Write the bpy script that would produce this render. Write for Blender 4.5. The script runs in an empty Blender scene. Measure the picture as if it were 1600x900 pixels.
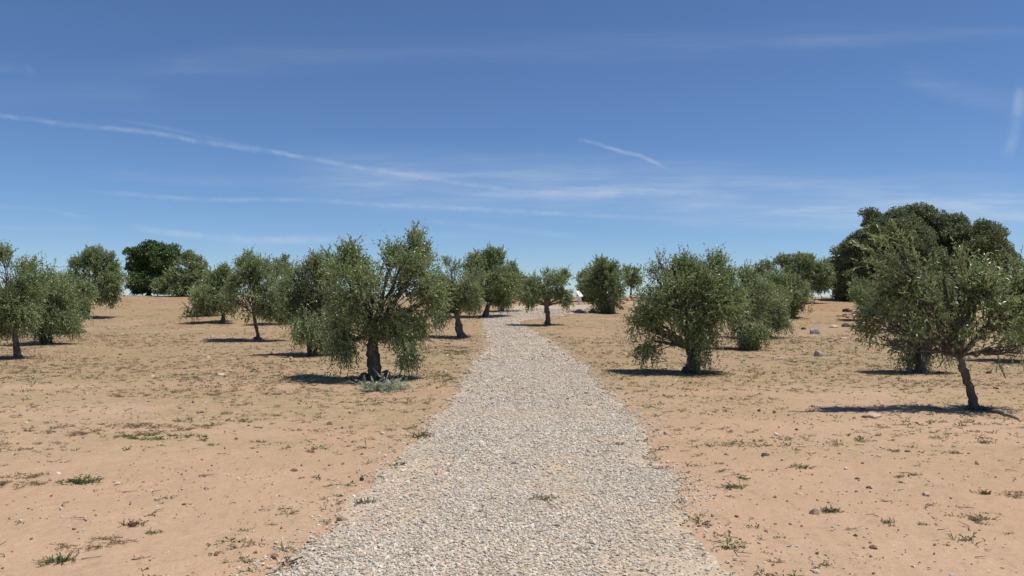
import bpy, math, random
import numpy as np
R = math.radians
C = bpy.context.scene.collection
S = bpy.context.scene
rng = np.random.default_rng(7)

# ------------------------------------------------------------------ camera
CAM_H = 1.65; PITCH = R(0.783); F = 1244.4          # F: focal length in pixels of the 1600 px photograph
cd = bpy.data.cameras.new('camera'); cam = bpy.data.objects.new('camera', cd); C.objects.link(cam)
cd.sensor_width = 36; cd.lens = 28; cd.clip_start = .05; cd.clip_end = 9000
cam.location = (0, 0, CAM_H); cam.rotation_euler = (R(90)+PITCH, 0, 0)
S.camera = cam

# ------------------------------------------------------------------ light
SUN_EL, SUN_AZ = 70.0, 94.0       # azimuth clockwise from +Y: from the right
sd = bpy.data.lights.new('sun', 'SUN'); sd.energy = 5.0; sd.angle = R(.53); sd.color = (1, .95, .88)
so = bpy.data.objects.new('sun', sd); C.objects.link(so)
from mathutils import Vector
sv = Vector((math.sin(R(SUN_AZ))*math.cos(R(SUN_EL)), math.cos(R(SUN_AZ))*math.cos(R(SUN_EL)), math.sin(R(SUN_EL))))
so.location = (0, 0, 30)
so.rotation_euler = (-sv).to_track_quat('-Z', 'Y').to_euler()
S.view_settings.view_transform = 'Standard'; S.view_settings.look = 'None'
S.view_settings.exposure = 0.0; S.view_settings.gamma = 1; S.view_settings.use_curve_mapping = False

def ray(px, py):
    x = (px-800)/F; u = (450-py)/F
    return x, math.cos(PITCH)-u*math.sin(PITCH), math.sin(PITCH)+u*math.cos(PITCH)

# ------------------------------------------------------------------ world: Nishita sky with cirrus and contrails
W = bpy.data.worlds.new('World'); S.world = W; W.use_nodes = True
W.cycles.sampling_method = 'MANUAL'; W.cycles.sample_map_resolution = 256
nt = W.node_tree; nt.nodes.clear()
def N(t, **k):
    n = nt.nodes.new(t)
    for a, b in k.items(): setattr(n, a, b)
    return n
L = lambda a, b: nt.links.new(a, b)
def vm(op, a, b=None, s=None):
    n = N('ShaderNodeVectorMath', operation=op)
    for i, q in enumerate((a, b)):
        if q is None: continue
        if isinstance(q, tuple): n.inputs[i].default_value = q
        else: L(q, n.inputs[i])
    if s is not None:
        if isinstance(s, float): n.inputs['Scale'].default_value = s
        else: L(s, n.inputs['Scale'])
    return n.outputs['Value'] if op in ('DOT_PRODUCT', 'LENGTH') else n.outputs[0]
def mt(op, a, b=0.0, clamp=False):
    n = N('ShaderNodeMath', operation=op); n.use_clamp = clamp
    for i, q in enumerate((a, b)):
        if isinstance(q, (int, float)): n.inputs[i].default_value = q
        else: L(q, n.inputs[i])
    return n.outputs[0]
def maprange(v, a, b, c, d, t='SMOOTHSTEP'):
    n = N('ShaderNodeMapRange', interpolation_type=t); L(v, n.inputs[0])
    for i, q in enumerate((a, b, c, d)): n.inputs[i+1].default_value = q
    return n.outputs[0]
sky = N('ShaderNodeTexSky', sky_type='NISHITA', sun_disc=False)
sky.sun_elevation = R(SUN_EL); sky.sun_rotation = R(SUN_AZ)
sky.air_density = 1.0; sky.dust_density = .1; sky.ozone_density = 6.0; sky.altitude = 2000
tc = N('ShaderNodeTexCoord')
sep = N('ShaderNodeSeparateXYZ'); L(tc.outputs['Generated'], sep.inputs[0])
yy = mt('MAXIMUM', sep.outputs[1], .02)
uv = N('ShaderNodeCombineXYZ'); L(mt('DIVIDE', sep.outputs[0], yy), uv.inputs[0]); L(mt('DIVIDE', sep.outputs[2], yy), uv.inputs[1])
front = maprange(sep.outputs[1], .25, .5, 0, 1)
def noise(vec, scale, detail=4, rough=.55, mapscale=None):
    if mapscale:
        m = N('ShaderNodeMapping'); L(vec, m.inputs[0]); m.inputs['Scale'].default_value = mapscale; vec = m.outputs[0]
    n = N('ShaderNodeTexNoise'); L(vec, n.inputs['Vector']); n.inputs['Scale'].default_value = scale
    n.inputs['Detail'].default_value = detail; n.inputs['Roughness'].default_value = rough
    return n
nw = noise(uv.outputs[0], 9, 2, .6)
warp = vm('SCALE', vm('SUBTRACT', nw.outputs['Color'], (.5, .5, .5)), s=.007)
nw2 = noise(uv.outputs[0], 90, 1, .6)
warp2 = vm('SCALE', vm('SUBTRACT', nw2.outputs['Color'], (.5, .5, .5)), s=.0035)
P = vm('ADD', vm('ADD', uv.outputs[0], warp), warp2)
streak = maprange(noise(P, 1.0, 4, .62, (5, 60, 1)).outputs['Fac'], .36, .70, .28, .9)
puff = maprange(noise(P, 30, 2, .65).outputs['Fac'], .35, .65, .35, 1)
total = None
def trail(pts, w, k, tex):
    """a contrail: polyline on the sky, half width in photo pixels, strength"""
    global total, P
    if total is not None:          # chains the trails one after the other, so the shader needs little memory
        P = vm('ADD', P, vm('SCALE', P, s=mt('MULTIPLY', total, 1e-9)))
    best = None
    ps = []
    for x, y in pts:
        a, b, c = ray(x, y); ps.append((a/b, c/b, 0.0))
    for i, (a, b) in enumerate(zip(ps[:-1], ps[1:])):
        ba = tuple(b[j]-a[j] for j in range(3)); q = ba[0]**2+ba[1]**2
        pa = vm('SUBTRACT', P, a)
        h = mt('MULTIPLY', vm('DOT_PRODUCT', pa, ba), 1/q, clamp=True)
        d = vm('LENGTH', vm('SUBTRACT', pa, vm('SCALE', ba, s=h)))
        best = d if best is None else mt('MINIMUM', best, d)
    # fade towards both ends
    A, B = ps[0], ps[-1]; ab = tuple(B[j]-A[j] for j in range(3)); q = ab[0]**2+ab[1]**2
    t = mt('MULTIPLY', vm('DOT_PRODUCT', vm('SUBTRACT', P, A), ab), 1/q)
    e = mt('MULTIPLY', maprange(t, -.02, .16, 0, 1), maprange(t, .84, 1.02, 1, 0))
    m = maprange(best, 0.0, w*1.15/F, k*.45, 0)
    m = mt('MULTIPLY', mt('MULTIPLY', m, e), tex)
    total = m if total is None else mt('ADD', total, m)
trail([(-120, 165), (0, 181), (240, 208), (440, 241), (640, 275), (800, 298), (960, 306)], 5.5, .42, puff)
trail([(180, 185), (300, 208), (440, 240), (500, 252)], 4, .16, puff)
trail([(90, 268), (300, 280), (560, 286), (800, 300), (1160, 309)], 13, .22, streak)
trail([(100, 296), (300, 311), (480, 313), (800, 331), (1100, 345)], 5, .36, puff)
trail([(-60, 316), (70, 326), (150, 344)], 5, .22, puff)
trail([(-40, 352), (60, 358), (160, 357)], 6, .18, streak)
trail([(200, 354), (300, 368), (420, 374), (560, 374)], 8, .5, puff)
trail([(300, 376), (560, 374), (820, 362)], 12, .16, streak)
trail([(640, 344), (780, 356), (930, 373)], 7, .22, puff)
trail([(420, 272), (700, 288), (1000, 292), (1300, 312), (1720, 328)], 60, .68, streak)
trail([(900, 300), (1060, 302), (1180, 310)], 8, .30, puff)
trail([(1000, 330), (1250, 338), (1700, 332)], 30, .55, streak)
trail([(900, 216), (930, 224), (975, 239), (1000, 243), (1045, 263)], 4.5, .55, puff)
trail([(1596, 130), (1592, 175), (1584, 210), (1572, 250)], 13, .50, puff)
trail([(1400, 112), (1490, 140), (1560, 158), (1620, 168)], 24, .24, streak)
trail([(100, 130), (400, 92), (800, 76), (1100, 68), (1460, 52)], 34, .14, streak)
trail([(260, 100), (350, 88), (430, 92)], 18, .10, streak)
trail([(-40, 104), (10, 106), (60, 112)], 12, .16, puff)
trail([(1200, 70), (1400, 55), (1660, 52)], 16, .13, streak)
trail([(-100, 150), (100, 146), (260, 156)], 26, .11, streak)
total = mt('MULTIPLY', total, front, clamp=True)
hs = N('ShaderNodeVectorMath', operation='MULTIPLY'); L(sky.outputs[0], hs.inputs[0]); hs.inputs[1].default_value = (.875, .965, 1.08)   # polarised blue
mx = N('ShaderNodeMix', data_type='RGBA'); L(total, mx.inputs[0]); L(hs.outputs[0], mx.inputs[6]); mx.inputs[7].default_value = (7.0, 7.7, 8.5, 1)
bg = N('ShaderNodeBackground'); bg.inputs['Strength'].default_value = .096; L(mx.outputs[2], bg.inputs['Color'])
out = N('ShaderNodeOutputWorld'); L(bg.outputs[0], out.inputs[0])

# ------------------------------------------------------------------ helpers
def hsh(ix, iy, iz, seed):
    h = (ix.astype(np.int64)*374761393 + iy.astype(np.int64)*668265263 + iz.astype(np.int64)*2147483647 + seed*144665) & 0xffffffff
    h = ((h ^ (h >> 13))*1274126177) & 0xffffffff
    h = (h ^ (h >> 16))
    return (h & 0xffffff)/float(0xffffff)
def vnoise(x, y, z=None, seed=0):
    x = np.asarray(x, float); y = np.asarray(y, float)
    z = np.zeros_like(x) if z is None else z
    ix, iy, iz = np.floor(x), np.floor(y), np.floor(z)
    fx, fy, fz = x-ix, y-iy, z-iz
    fx, fy, fz = [f*f*(3-2*f) for f in (fx, fy, fz)]
    r = 0
    for a in (0, 1):
        for b in (0, 1):
            for c in (0, 1):
                w = (fx if a else 1-fx)*(fy if b else 1-fy)*(fz if c else 1-fz)
                r = r + w*hsh(ix+a, iy+b, iz+c, seed)
    return r
def fbm(x, y, z=None, oct=4, seed=0, gain=.5):
    t = 0; a = 1; s = 0
    for k in range(oct):
        t = t+a*vnoise(x*2**k+k*17.3, y*2**k-k*9.1, None if z is None else z*2**k, seed+k); s += a; a *= gain
    return t/s
def sm(a, b, x):
    t = np.clip((np.asarray(x, float)-a)/(b-a), 0, 1); return t*t*(3-2*t)

_ys = np.concatenate([np.arange(-60, 200, .1), [10000]])
_sl = .046*sm(20, 42, _ys) - .046*sm(66, 76, _ys) - .075*sm(74, 95, _ys) + .075*sm(110, 190, _ys)
_zs = np.concatenate([[0], np.cumsum((_sl[1:]+_sl[:-1])/2*np.diff(_ys))]); _zs[-1] = _zs[-2]
def height(x, y):
    x = np.asarray(x, float); y = np.asarray(y, float)
    z = np.interp(y, _ys, _zs)
    f = 1 + .07*sm(-6, -22, x)
    z = np.where(z > 0, z*f, z)
    z = z + (fbm(x*.11, y*.11, oct=2, seed=5)-.5)*.07*sm(6, 16, y) - .0*y
    # the gravel lies a touch higher than the earth round it
    return z
def at(px, py, lo=3.0, hi=72.0):
    """where the line of sight through a photo pixel meets the ground"""
    a, b, c = ray(px, py)
    Y = np.arange(lo, hi, .02); X = a/b*Y; Z = CAM_H + c/b*Y
    k = np.nonzero(Z <= height(X, Y))[0]
    i = k[0] if len(k) else len(Y)-1
    return float(X[i]), float(Y[i]), float(height(X[i], Y[i]))
def plane(px, py, D):
    a, b, c = ray(px, py); return a/b*D, CAM_H + c/b*D

def mesh(name, verts, faces, mat, parent=None, smooth=False, attrs=None, midx=None):
    """faces: (n,3) or (n,4) array or list of such arrays"""
    fl = faces if isinstance(faces, list) else [faces]
    fl = [np.asarray(f, np.int32) for f in fl if len(f)]
    verts = np.asarray(verts, np.float32)
    me = bpy.data.meshes.new(name)
    me.vertices.add(len(verts)); me.vertices.foreach_set('co', verts.ravel())
    loops = np.concatenate([f.ravel() for f in fl]); sizes = np.concatenate([np.full(len(f), f.shape[1], np.int32) for f in fl])
    starts = np.concatenate([[0], np.cumsum(sizes)[:-1]]).astype(np.int32)
    me.loops.add(len(loops)); me.loops.foreach_set('vertex_index', loops)
    me.polygons.add(len(sizes)); me.polygons.foreach_set('loop_start', starts)
    me.polygons.foreach_set('use_smooth', np.full(len(sizes), smooth))
    for m in (mat if isinstance(mat, list) else [mat]): me.materials.append(m)
    if midx is not None: me.polygons.foreach_set('material_index', np.asarray(midx, np.int32))
    for k, (dom, typ, val) in (attrs or {}).items():
        a = me.attributes.new(k, typ, dom)
        if typ == 'FLOAT': a.data.foreach_set('value', np.asarray(val, np.float32))
        else: a.data.foreach_set('color', np.asarray(val, np.float32).ravel())
    me.update(calc_edges=True)
    o = bpy.data.objects.new(name, me); C.objects.link(o)
    if parent is not None: o.parent = parent
    return o
def tag(o, label, cat, group=None, kind=None):
    if label: o['label'] = label
    if cat: o['category'] = cat
    if group: o['group'] = group
    if kind: o['kind'] = kind
    return o
def thing(name, loc, label, cat, group=None):
    o = bpy.data.objects.new(name, None); C.objects.link(o); o.location = loc; o.empty_display_size = .2
    return tag(o, label, cat, group)
class MB:
    """collects vertices and faces for one mesh"""
    def __init__(s): s.v = []; s.q = []; s.t = []; s.n = 0; s.qa = []; s.ta = []
    def add(s, v, f, val=0.0):
        v = np.asarray(v, float); f = np.asarray(f, int)+s.n
        s.v.append(v); s.n += len(v)
        (s.q if f.shape[1] == 4 else s.t).append(f)
        (s.qa if f.shape[1] == 4 else s.ta).append(np.full(len(f), val) if np.isscalar(val) else val)
    def build(s, name, mat, parent=None, smooth=False, attr=False):
        fl = []; av = []
        if s.q: fl.append(np.concatenate(s.q)); av.append(np.concatenate(s.qa))
        if s.t: fl.append(np.concatenate(s.t)); av.append(np.concatenate(s.ta))
        return mesh(name, np.concatenate(s.v), fl, mat, parent, smooth, {'rnd': ('FACE', 'FLOAT', np.concatenate(av))} if attr else None)
def unit(v): return v/np.maximum(np.linalg.norm(v, axis=-1, keepdims=True), 1e-9)
def tube(mb, pts, rad, sides=8, bump=0.0, seed=0, val=0.0, cap=True):
    pts = np.asarray(pts, float); rad = np.asarray(rad, float); n = len(pts)
    tan = unit(np.gradient(pts, axis=0))
    ref = np.array([.13, .97, .2]) if abs(tan[0][1]) < .8 else np.array([1., 0, 0])
    a = unit(np.cross(tan, ref)); b = np.cross(tan, a)
    th = np.linspace(0, 2*np.pi, sides, endpoint=False)
    ring = np.cos(th)[None, :, None]*a[:, None, :] + np.sin(th)[None, :, None]*b[:, None, :]
    rr = np.repeat(rad[:, None], sides, 1)
    if bump:
        lg = np.concatenate([[0], np.cumsum(np.linalg.norm(np.diff(pts, axis=0), axis=1))])
        z = np.repeat(lg[:, None], sides, 1)
        rr = rr*(1+bump*(fbm(np.cos(th)[None]*1.7+z*1.5, np.sin(th)[None]*1.7+z*2.2, z*3, 3, seed)-.45)*2)
    v = pts[:, None, :]+ring*rr[:, :, None]
    i = np.arange(n-1)[:, None]*sides; j = np.arange(sides)[None]; k = (j+1) % sides
    f = np.stack([i+j, i+k, i+k+sides, i+j+sides], -1).reshape(-1, 4)
    v = v.reshape(-1, 3)
    mb.add(v, f, val)
    if cap:
        vc = np.concatenate([v[-sides:], pts[-1:]+tan[-1:]*rad[-1]*.3]); mb.add(vc, np.stack([np.arange(sides), (np.arange(sides)+1) % sides, np.full(sides, sides)], -1), val)
def curve(p0, p1, p2, p3, n):
    t = np.linspace(0, 1, n)[:, None]
    return (1-t)**3*p0+3*(1-t)**2*t*p1+3*(1-t)*t*t*p2+t**3*p3

# ------------------------------------------------------------------ materials
def mat(name):
    m = bpy.data.materials.new(name); m.use_nodes = True
    global nt; nt = m.node_tree; nt.nodes.clear()
    o = N('ShaderNodeOutputMaterial'); b = N('ShaderNodeBsdfPrincipled'); L(b.outputs[0], o.inputs[0])
    b.inputs['Roughness'].default_value = .9; b.inputs['Specular IOR Level'].default_value = .25
    return m, b, o
def ramp(fac, stops):
    r = N('ShaderNodeValToRGB'); L(fac, r.inputs[0]); e = r.color_ramp.elements
    e[0].position, e[0].color = stops[0][0], (*stops[0][1], 1); e[1].position, e[1].color = stops[-1][0], (*stops[-1][1], 1)
    for p, c in stops[1:-1]:
        q = e.new(p); q.color = (*c, 1)
    return r.outputs[0]
def mix(f, a, b, mode='MIX'):
    n = N('ShaderNodeMix', data_type='RGBA', blend_type=mode)
    if isinstance(f, float): n.inputs[0].default_value = f
    else: L(f, n.inputs[0])
    for i, q in ((6, a), (7, b)):
        if isinstance(q, tuple): n.inputs[i].default_value = (*q, 1)
        else: L(q, n.inputs[i])
    return n.outputs[2]
def bump(h, dist, strength=1.0, nrm=None):
    n = N('ShaderNodeBump'); L(h, n.inputs['Height']); n.inputs['Distance'].default_value = dist; n.inputs['Strength'].default_value = strength
    if nrm is not None: L(nrm, n.inputs['Normal'])
    return n.outputs[0]
def attr(name, out='Fac'):
    n = N('ShaderNodeAttribute'); n.attribute_name = name; return n.outputs[out]
def pos(): return N('ShaderNodeNewGeometry').outputs['Position']

M = {}
# dry earth
m, b, o = mat('dry_earth'); M['earth'] = m
p = pos()
big = noise(p, .22, 4, .6).outputs['Fac']; mid = noise(p, 1.1, 5, .6).outputs['Fac']; fine = noise(p, 26, 5, .65).outputs['Fac']; vf = noise(p, 120, 3, .6).outputs['Fac']
base = ramp(big, [(.3, (.47, .300, .188)), (.5, (.515, .342, .222)), (.7, (.545, .375, .252))])
base = mix(maprange(mid, .35, .7, 0, .5), base, (.42, .29, .185))
base = mix(mt('MULTIPLY', attr('tilled'), maprange(noise(p, .5, 4, .65).outputs['Fac'], .3, .65, .45, 1)), base, (.31, .212, .125))
red = attr('red'); base = mix(mt('MULTIPLY', red, maprange(noise(p, .9, 4, .6).outputs['Fac'], .3, .6, .4, 1)), base, (.42, .20, .105))
cov = attr('cover')
cv = mt('MULTIPLY', cov, maprange(noise(p, 3.2, 6, .72).outputs['Fac'], .40, .56, 0, 1))
base = mix(mt('MULTIPLY', cv, .72), base, (.33, .255, .13))
cv2 = mt('MULTIPLY', cov, maprange(noise(p, 8.5, 5, .7).outputs['Fac'], .52, .66, 0, 1))
base = mix(mt('MULTIPLY', cv2, .62), base, (.15, .14, .065))
crumb = maprange(noise(p, 5.5, 6, .8).outputs['Fac'], .52, .68, 0, 1)
base = mix(mt('MULTIPLY', crumb, .42), base, (.29, .18, .11))
base = mix(maprange(fine, .3, .75, .0, .38), base, (.36, .235, .15))
sp = N('ShaderNodeTexVoronoi'); L(p, sp.inputs['Vector']); sp.inputs['Scale'].default_value = 14
base = mix(mt('MULTIPLY', maprange(sp.outputs['Distance'], .06, .11, 1, 0), maprange(noise(p, 2.1, 3, .6).outputs['Fac'], .45, .6, 0, .8)), base, (.22, .14, .09))
sp2 = N('ShaderNodeTexVoronoi'); L(p, sp2.inputs['Vector']); sp2.inputs['Scale'].default_value = 9
base = mix(mt('MULTIPLY', maprange(sp2.outputs['Distance'], .04, .07, 1, 0), .7), base, (.66, .56, .44))
base = mix(1.0, base, (.885, .905, .90), 'MULTIPLY')
L(base, b.inputs['Base Color'])
hgt = mt('ADD', mt('MULTIPLY', fine, 1.0), mt('MULTIPLY', vf, .35))
n1 = bump(noise(p, 6, 5, .7).outputs['Fac'], .05, .55)
L(bump(hgt, .012, .6, n1), b.inputs['Normal'])
b.inputs['Roughness'].default_value = .95; b.inputs['Specular IOR Level'].default_value = .1

# gravel sheet
m, b, o = mat('gravel_bed'); M['gravel_bed'] = m
p = pos()
vo = N('ShaderNodeTexVoronoi'); L(p, vo.inputs['Vector']); vo.inputs['Scale'].default_value = 34
csep = N('ShaderNodeSeparateColor'); L(vo.outputs['Color'], csep.inputs[0])
col = ramp(csep.outputs[0], [(0, (.24, .22, .20)), (.25, (.42, .38, .33)), (.55, (.56, .50, .42)), (.8, (.66, .58, .48)), (1, (.74, .69, .61))])
edge = maprange(vo.outputs['Distance'], .3, .62, 0, .75)
col = mix(edge, col, (.24, .19, .15))
dust = maprange(noise(p, .9, 4, .6).outputs['Fac'], .40, .62, .1, .8)
col = mix(dust, col, (.52, .415, .32))
col = mix(1.0, col, (.92, .875, .78), 'MULTIPLY')
L(col, b.inputs['Base Color'])
L(bump(vo.outputs['Distance'], .02, -.8), b.inputs['Normal'])

m, b, o = mat('gravel_stone'); M['stone'] = m
r = attr('rnd'); p = pos()
col = ramp(r, [(0, (.26, .24, .22)), (.12, (.41, .39, .365)), (.34, (.53, .505, .465)), (.52, (.61, .57, .51)), (.68, (.64, .56, .46)), (.78, (.58, .45, .36)), (.88, (.68, .64, .58)), (1, (.78, .75, .70))])
col = mix(maprange(noise(p, 60, 3, .6).outputs['Fac'], .3, .7, 0, .35), col, (.42, .36, .30))
col = mix(1.0, col, (.94, .915, .84), 'MULTIPLY')
L(col, b.inputs['Base Color']); b.inputs['Roughness'].default_value = .8

def rockmat(name, c0, c1, c2):
    m, b, o = mat(name); p = N('ShaderNodeTexCoord').outputs['Object']
    n = noise(p, 5, 6, .7).outputs['Fac']
    col = ramp(n, [(.3, c0), (.5, c1), (.72, c2)])
    col = mix(maprange(noise(p, 45, 4, .7).outputs['Fac'], .45, .7, 0, .4), col, c0)
    L(col, b.inputs['Base Color']); L(bump(noise(p, 18, 6, .7).outputs['Fac'], .03, .7), b.inputs['Normal'])
    M[name] = m
rockmat('grey_rock', (.17, .155, .14), (.36, .32, .28), (.50, .46, .41))
rockmat('tan_rock', (.33, .23, .16), (.50, .37, .26), (.62, .50, .38))
rockmat('orange_rock', (.20, .11, .07), (.44, .27, .17), (.58, .44, .31))
rockmat('dark_rock', (.05, .042, .036), (.10, .085, .07), (.2, .17, .14))
rockmat('clod', (.16, .09, .055), (.24, .14, .09), (.33, .2, .13))

def leafmat(name, top, top2, under, yellow, transl, rough=.5):
    m, b, o = mat(name)
    r = attr('rnd'); g = N('ShaderNodeNewGeometry')
    c = ramp(r, [(0, top), (.62, top2), (.93, top2), (.97, yellow), (1, yellow)])
    c = mix(mt('MULTIPLY', g.outputs['Backfacing'], .8), c, under)
    L(c, b.inputs['Base Color']); b.inputs['Roughness'].default_value = rough; b.inputs['Specular IOR Level'].default_value = .4
    t = N('ShaderNodeBsdfTranslucent'); L(mix(.5, c, yellow), t.inputs[0])
    ms = N('ShaderNodeMixShader'); ms.inputs[0].default_value = transl; L(b.outputs[0], ms.inputs[1]); L(t.outputs[0], ms.inputs[2]); L(ms.outputs[0], o.inputs[0])
    M[name] = m
leafmat('olive_leaf', (.068, .114, .034), (.20, .262, .092), (.37, .43, .235), (.42, .43, .15), .20, .36)
leafmat('oak_leaf', (.090, .128, .045), (.185, .225, .088), (.25, .27, .14), (.24, .235, .11), .14, .5)
leafmat('dark_oak_leaf', (.055, .105, .026), (.12, .19, .050), (.12, .17, .07), (.09, .13, .035), .12, .5)
leafmat('cut_leaf', (.26, .33, .20), (.38, .45, .30), (.50, .55, .44), (.3, .33, .2), .15, .5)
def plain(name, stops, transl=0, rough=.85):
    m, b, o = mat(name); c = ramp(attr('rnd'), stops); L(c, b.inputs['Base Color']); b.inputs['Roughness'].default_value = rough
    if transl:
        t = N('ShaderNodeBsdfTranslucent'); L(c, t.inputs[0]); ms = N('ShaderNodeMixShader'); ms.inputs[0].default_value = transl
        L(b.outputs[0], ms.inputs[1]); L(t.outputs[0], ms.inputs[2]); L(ms.outputs[0], o.inputs[0])
    M[name] = m
plain('weed', [(0, (.085, .125, .04)), (.3, (.15, .185, .075)), (.45, (.21, .215, .11)), (.6, (.22, .17, .10)), (.8, (.33, .25, .14)), (.92, (.20, .11, .07)), (1, (.12, .07, .045))], .2)
def barkmat(name, dark, light):
    m, b, o = mat(name); p = N('ShaderNodeTexCoord').outputs['Object']
    n = noise(p, 9, 6, .7, (1, 1, .35)).outputs['Fac']
    c = ramp(n, [(.3, dark), (.62, light), (.8, tuple(q*1.5 for q in light))])
    L(c, b.inputs['Base Color']); L(bump(noise(p, 30, 6, .75, (1, 1, .3)).outputs['Fac'], .03, 1.0), b.inputs['Normal']); M[name] = m
barkmat('olive_bark', (.05, .042, .034), (.20, .17, .14))
barkmat('oak_bark', (.03, .025, .02), (.08, .07, .06))
barkmat('dead_wood', (.16, .12, .09), (.33, .28, .23))
m, b, o = mat('white_panel'); M['white'] = m; b.inputs['Roughness'].default_value = .5
L(mix(maprange(noise(N('ShaderNodeTexCoord').outputs['Object'], 3, 4, .6).outputs['Fac'], .4, .7, 0, .5), (.80, .79, .77), (.70, .68, .64)), b.inputs['Base Color'])
m, b, o = mat('dark_edge'); M['darkedge'] = m; b.inputs['Base Color'].default_value = (.03, .03, .03, 1)

# ------------------------------------------------------------------ path outline (ground points)
left_px = [(330, 990), (425, 900), (512, 833), (545, 772), (600, 738), (635, 706), (668, 667), (700, 634), (722, 600), (737, 568), (762, 537), (757, 515), (750, 503), (775, 488), (800, 478)]
right_px = [(1235, 990), (1150, 895), (1085, 828), (1068, 798), (1080, 776), (1057, 747), (1020, 717), (1006, 667), (978, 632), (945, 606), (915, 575), (886, 550), (858, 530), (825, 514), (806, 503), (850, 497), (900, 490), (925, 479), (930, 476)]
poly = [at(*q, lo=2.5)[:2] for q in left_px] + [at(*q, lo=2.5)[:2] for q in right_px][::-1]
# the path goes on towards the viewer and behind
poly = [(poly[0][0]-.1, -30.), *poly, (poly[-1][0]+.1, -30.)]
PL = np.array(poly)
def path_sd(x, y):
    """signed distance to the path outline, positive inside"""
    x = np.asarray(x, float); y = np.asarray(y, float); d = np.full(x.shape, 1e9); ins = np.zeros(x.shape, bool)
    for (ax, ay), (bx, by) in zip(PL, np.roll(PL, -1, 0)):
        ex, ey = bx-ax, by-ay; q = ex*ex+ey*ey+1e-12
        t = np.clip(((x-ax)*ex+(y-ay)*ey)/q, 0, 1)
        d = np.minimum(d, np.hypot(x-ax-t*ex, y-ay-t*ey))
        c = ((ay > y) != (by > y)) & (x < (bx-ax)*(y-ay)/(by-ay+1e-12)+ax)
        ins ^= c
    return np.where(ins, d, -d)
def path_edge(x, y):
    return path_sd(x, y) + .10 + (fbm(x*1.6, y*1.6, oct=4, seed=31, gain=.6)-.5)*.55*np.clip(.6+y*.03, .6, 2.2)

# ------------------------------------------------------------------ ground sheet
def micro(x, y):
    fade = 1-.7*sm(15, 45, y)
    return ((fbm(x*1.3, y*1.3, oct=3, seed=11)-.5)*.035 + (fbm(x*7, y*7, oct=3, seed=12, gain=.65)-.5)*.030)*fade
def cover(x, y):
    """how much thin dry and green cover the earth carries"""
    n = fbm(x*.35, y*.6, oct=4, seed=21)
    c = sm(.38, .58, n)*sm(7.0, 11, y)
    c = np.maximum(c, .8*sm(9, 13, y)*sm(.30, .5, n))
    return c*(1-sm(-.25, .1, path_sd(x, y)))
ys = [-40.]
while ys[-1] < 3000:
    y = ys[-1]
    ys.append(y + (1.5 if y < 1 else .035 if y < 5.5 else max(.035, .0062*y) if y < 76 else .05*(y-70) + .4))
ys = np.array(ys); nx = 560
s_ = np.linspace(-1, 1, nx)
half = np.where(ys < 90, np.maximum(6, ys*.70+2.5), ys*1.2)
sx = s_*.78 + .22*s_**7*1.0 + np.sign(s_)*np.maximum(0, np.abs(s_)-.96)*60   # a few wide columns outside the view
GX = half[:, None]*sx[None]; GY = np.repeat(ys[:, None], nx, 1)
GZ = height(GX, GY)
near = (ys < 95)
sdg = np.full(GX.shape, -9.0); sdg[near] = path_edge(GX[near], GY[near])
mic = np.zeros(GX.shape); mic[near] = micro(GX[near], GY[near])
mic *= 1-.65*sm(-.1, .25, sdg)
GZ = GZ+mic
V = np.stack([GX, GY, GZ], -1).reshape(-1, 3)
i = np.arange(len(ys)-1)[:, None]*nx; j = np.arange(nx-1)[None]
Q = np.stack([i+j, i+j+1, i+j+1+nx, i+j+nx], -1).reshape(-1, 4)
cvv = np.zeros(GX.shape); cvv[near] = cover(GX[near], GY[near])
redc = np.zeros(GX.shape)
for (px, py, rx, ry, k) in [(1310, 482, 5., 6., .9), (1360, 497, 2.5, 3, 1.), (690, 480, 4, 6, .5), (1240, 470, 8, 10, .5), (900, 472, 10, 8, .35), (240, 468, 14, 12, .35)]:
    ax, ay, _ = at(px, py); redc = np.maximum(redc, k*np.exp(-((GX-ax)/rx)**2-((GY-ay)/ry)**2))
g = mesh('ground', V, Q, M['earth'], None, True, {'cover': ('POINT', 'FLOAT', cvv.ravel()), 'red': ('POINT', 'FLOAT', redc.ravel()),
     'tilled': ('POINT', 'FLOAT', (sm(9, 24, GY+3*fbm(GX*.3, GY*.3, oct=3, seed=77))*.85).ravel())})
tag(g, 'dry reddish sandy earth between the olive trees', 'ground', kind='structure')
# path: the same grid, lifted
fs = sdg.ravel()[Q].mean(1) > .12
Qp = Q[fs]; used, inv = np.unique(Qp, return_inverse=True)
Vp = V[used].copy(); Vp[:, 2] += .008 + .012*sm(0, .4, sdg.ravel()[used])
g = mesh('gravel_path', Vp, inv.reshape(-1, 4), M['gravel_bed'], None, True)
tag(g, 'pale grey gravel path winding up the rise', 'path', kind='structure')

def gz(x, y):
    x = np.asarray(x, float); y = np.asarray(y, float)
    e = path_edge(x, y)
    return height(x, y)+micro(x, y)*(1-.65*sm(-.1, .25, e)) + np.where(e > 0, .008+.012*sm(0, .4, e), 0)

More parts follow.
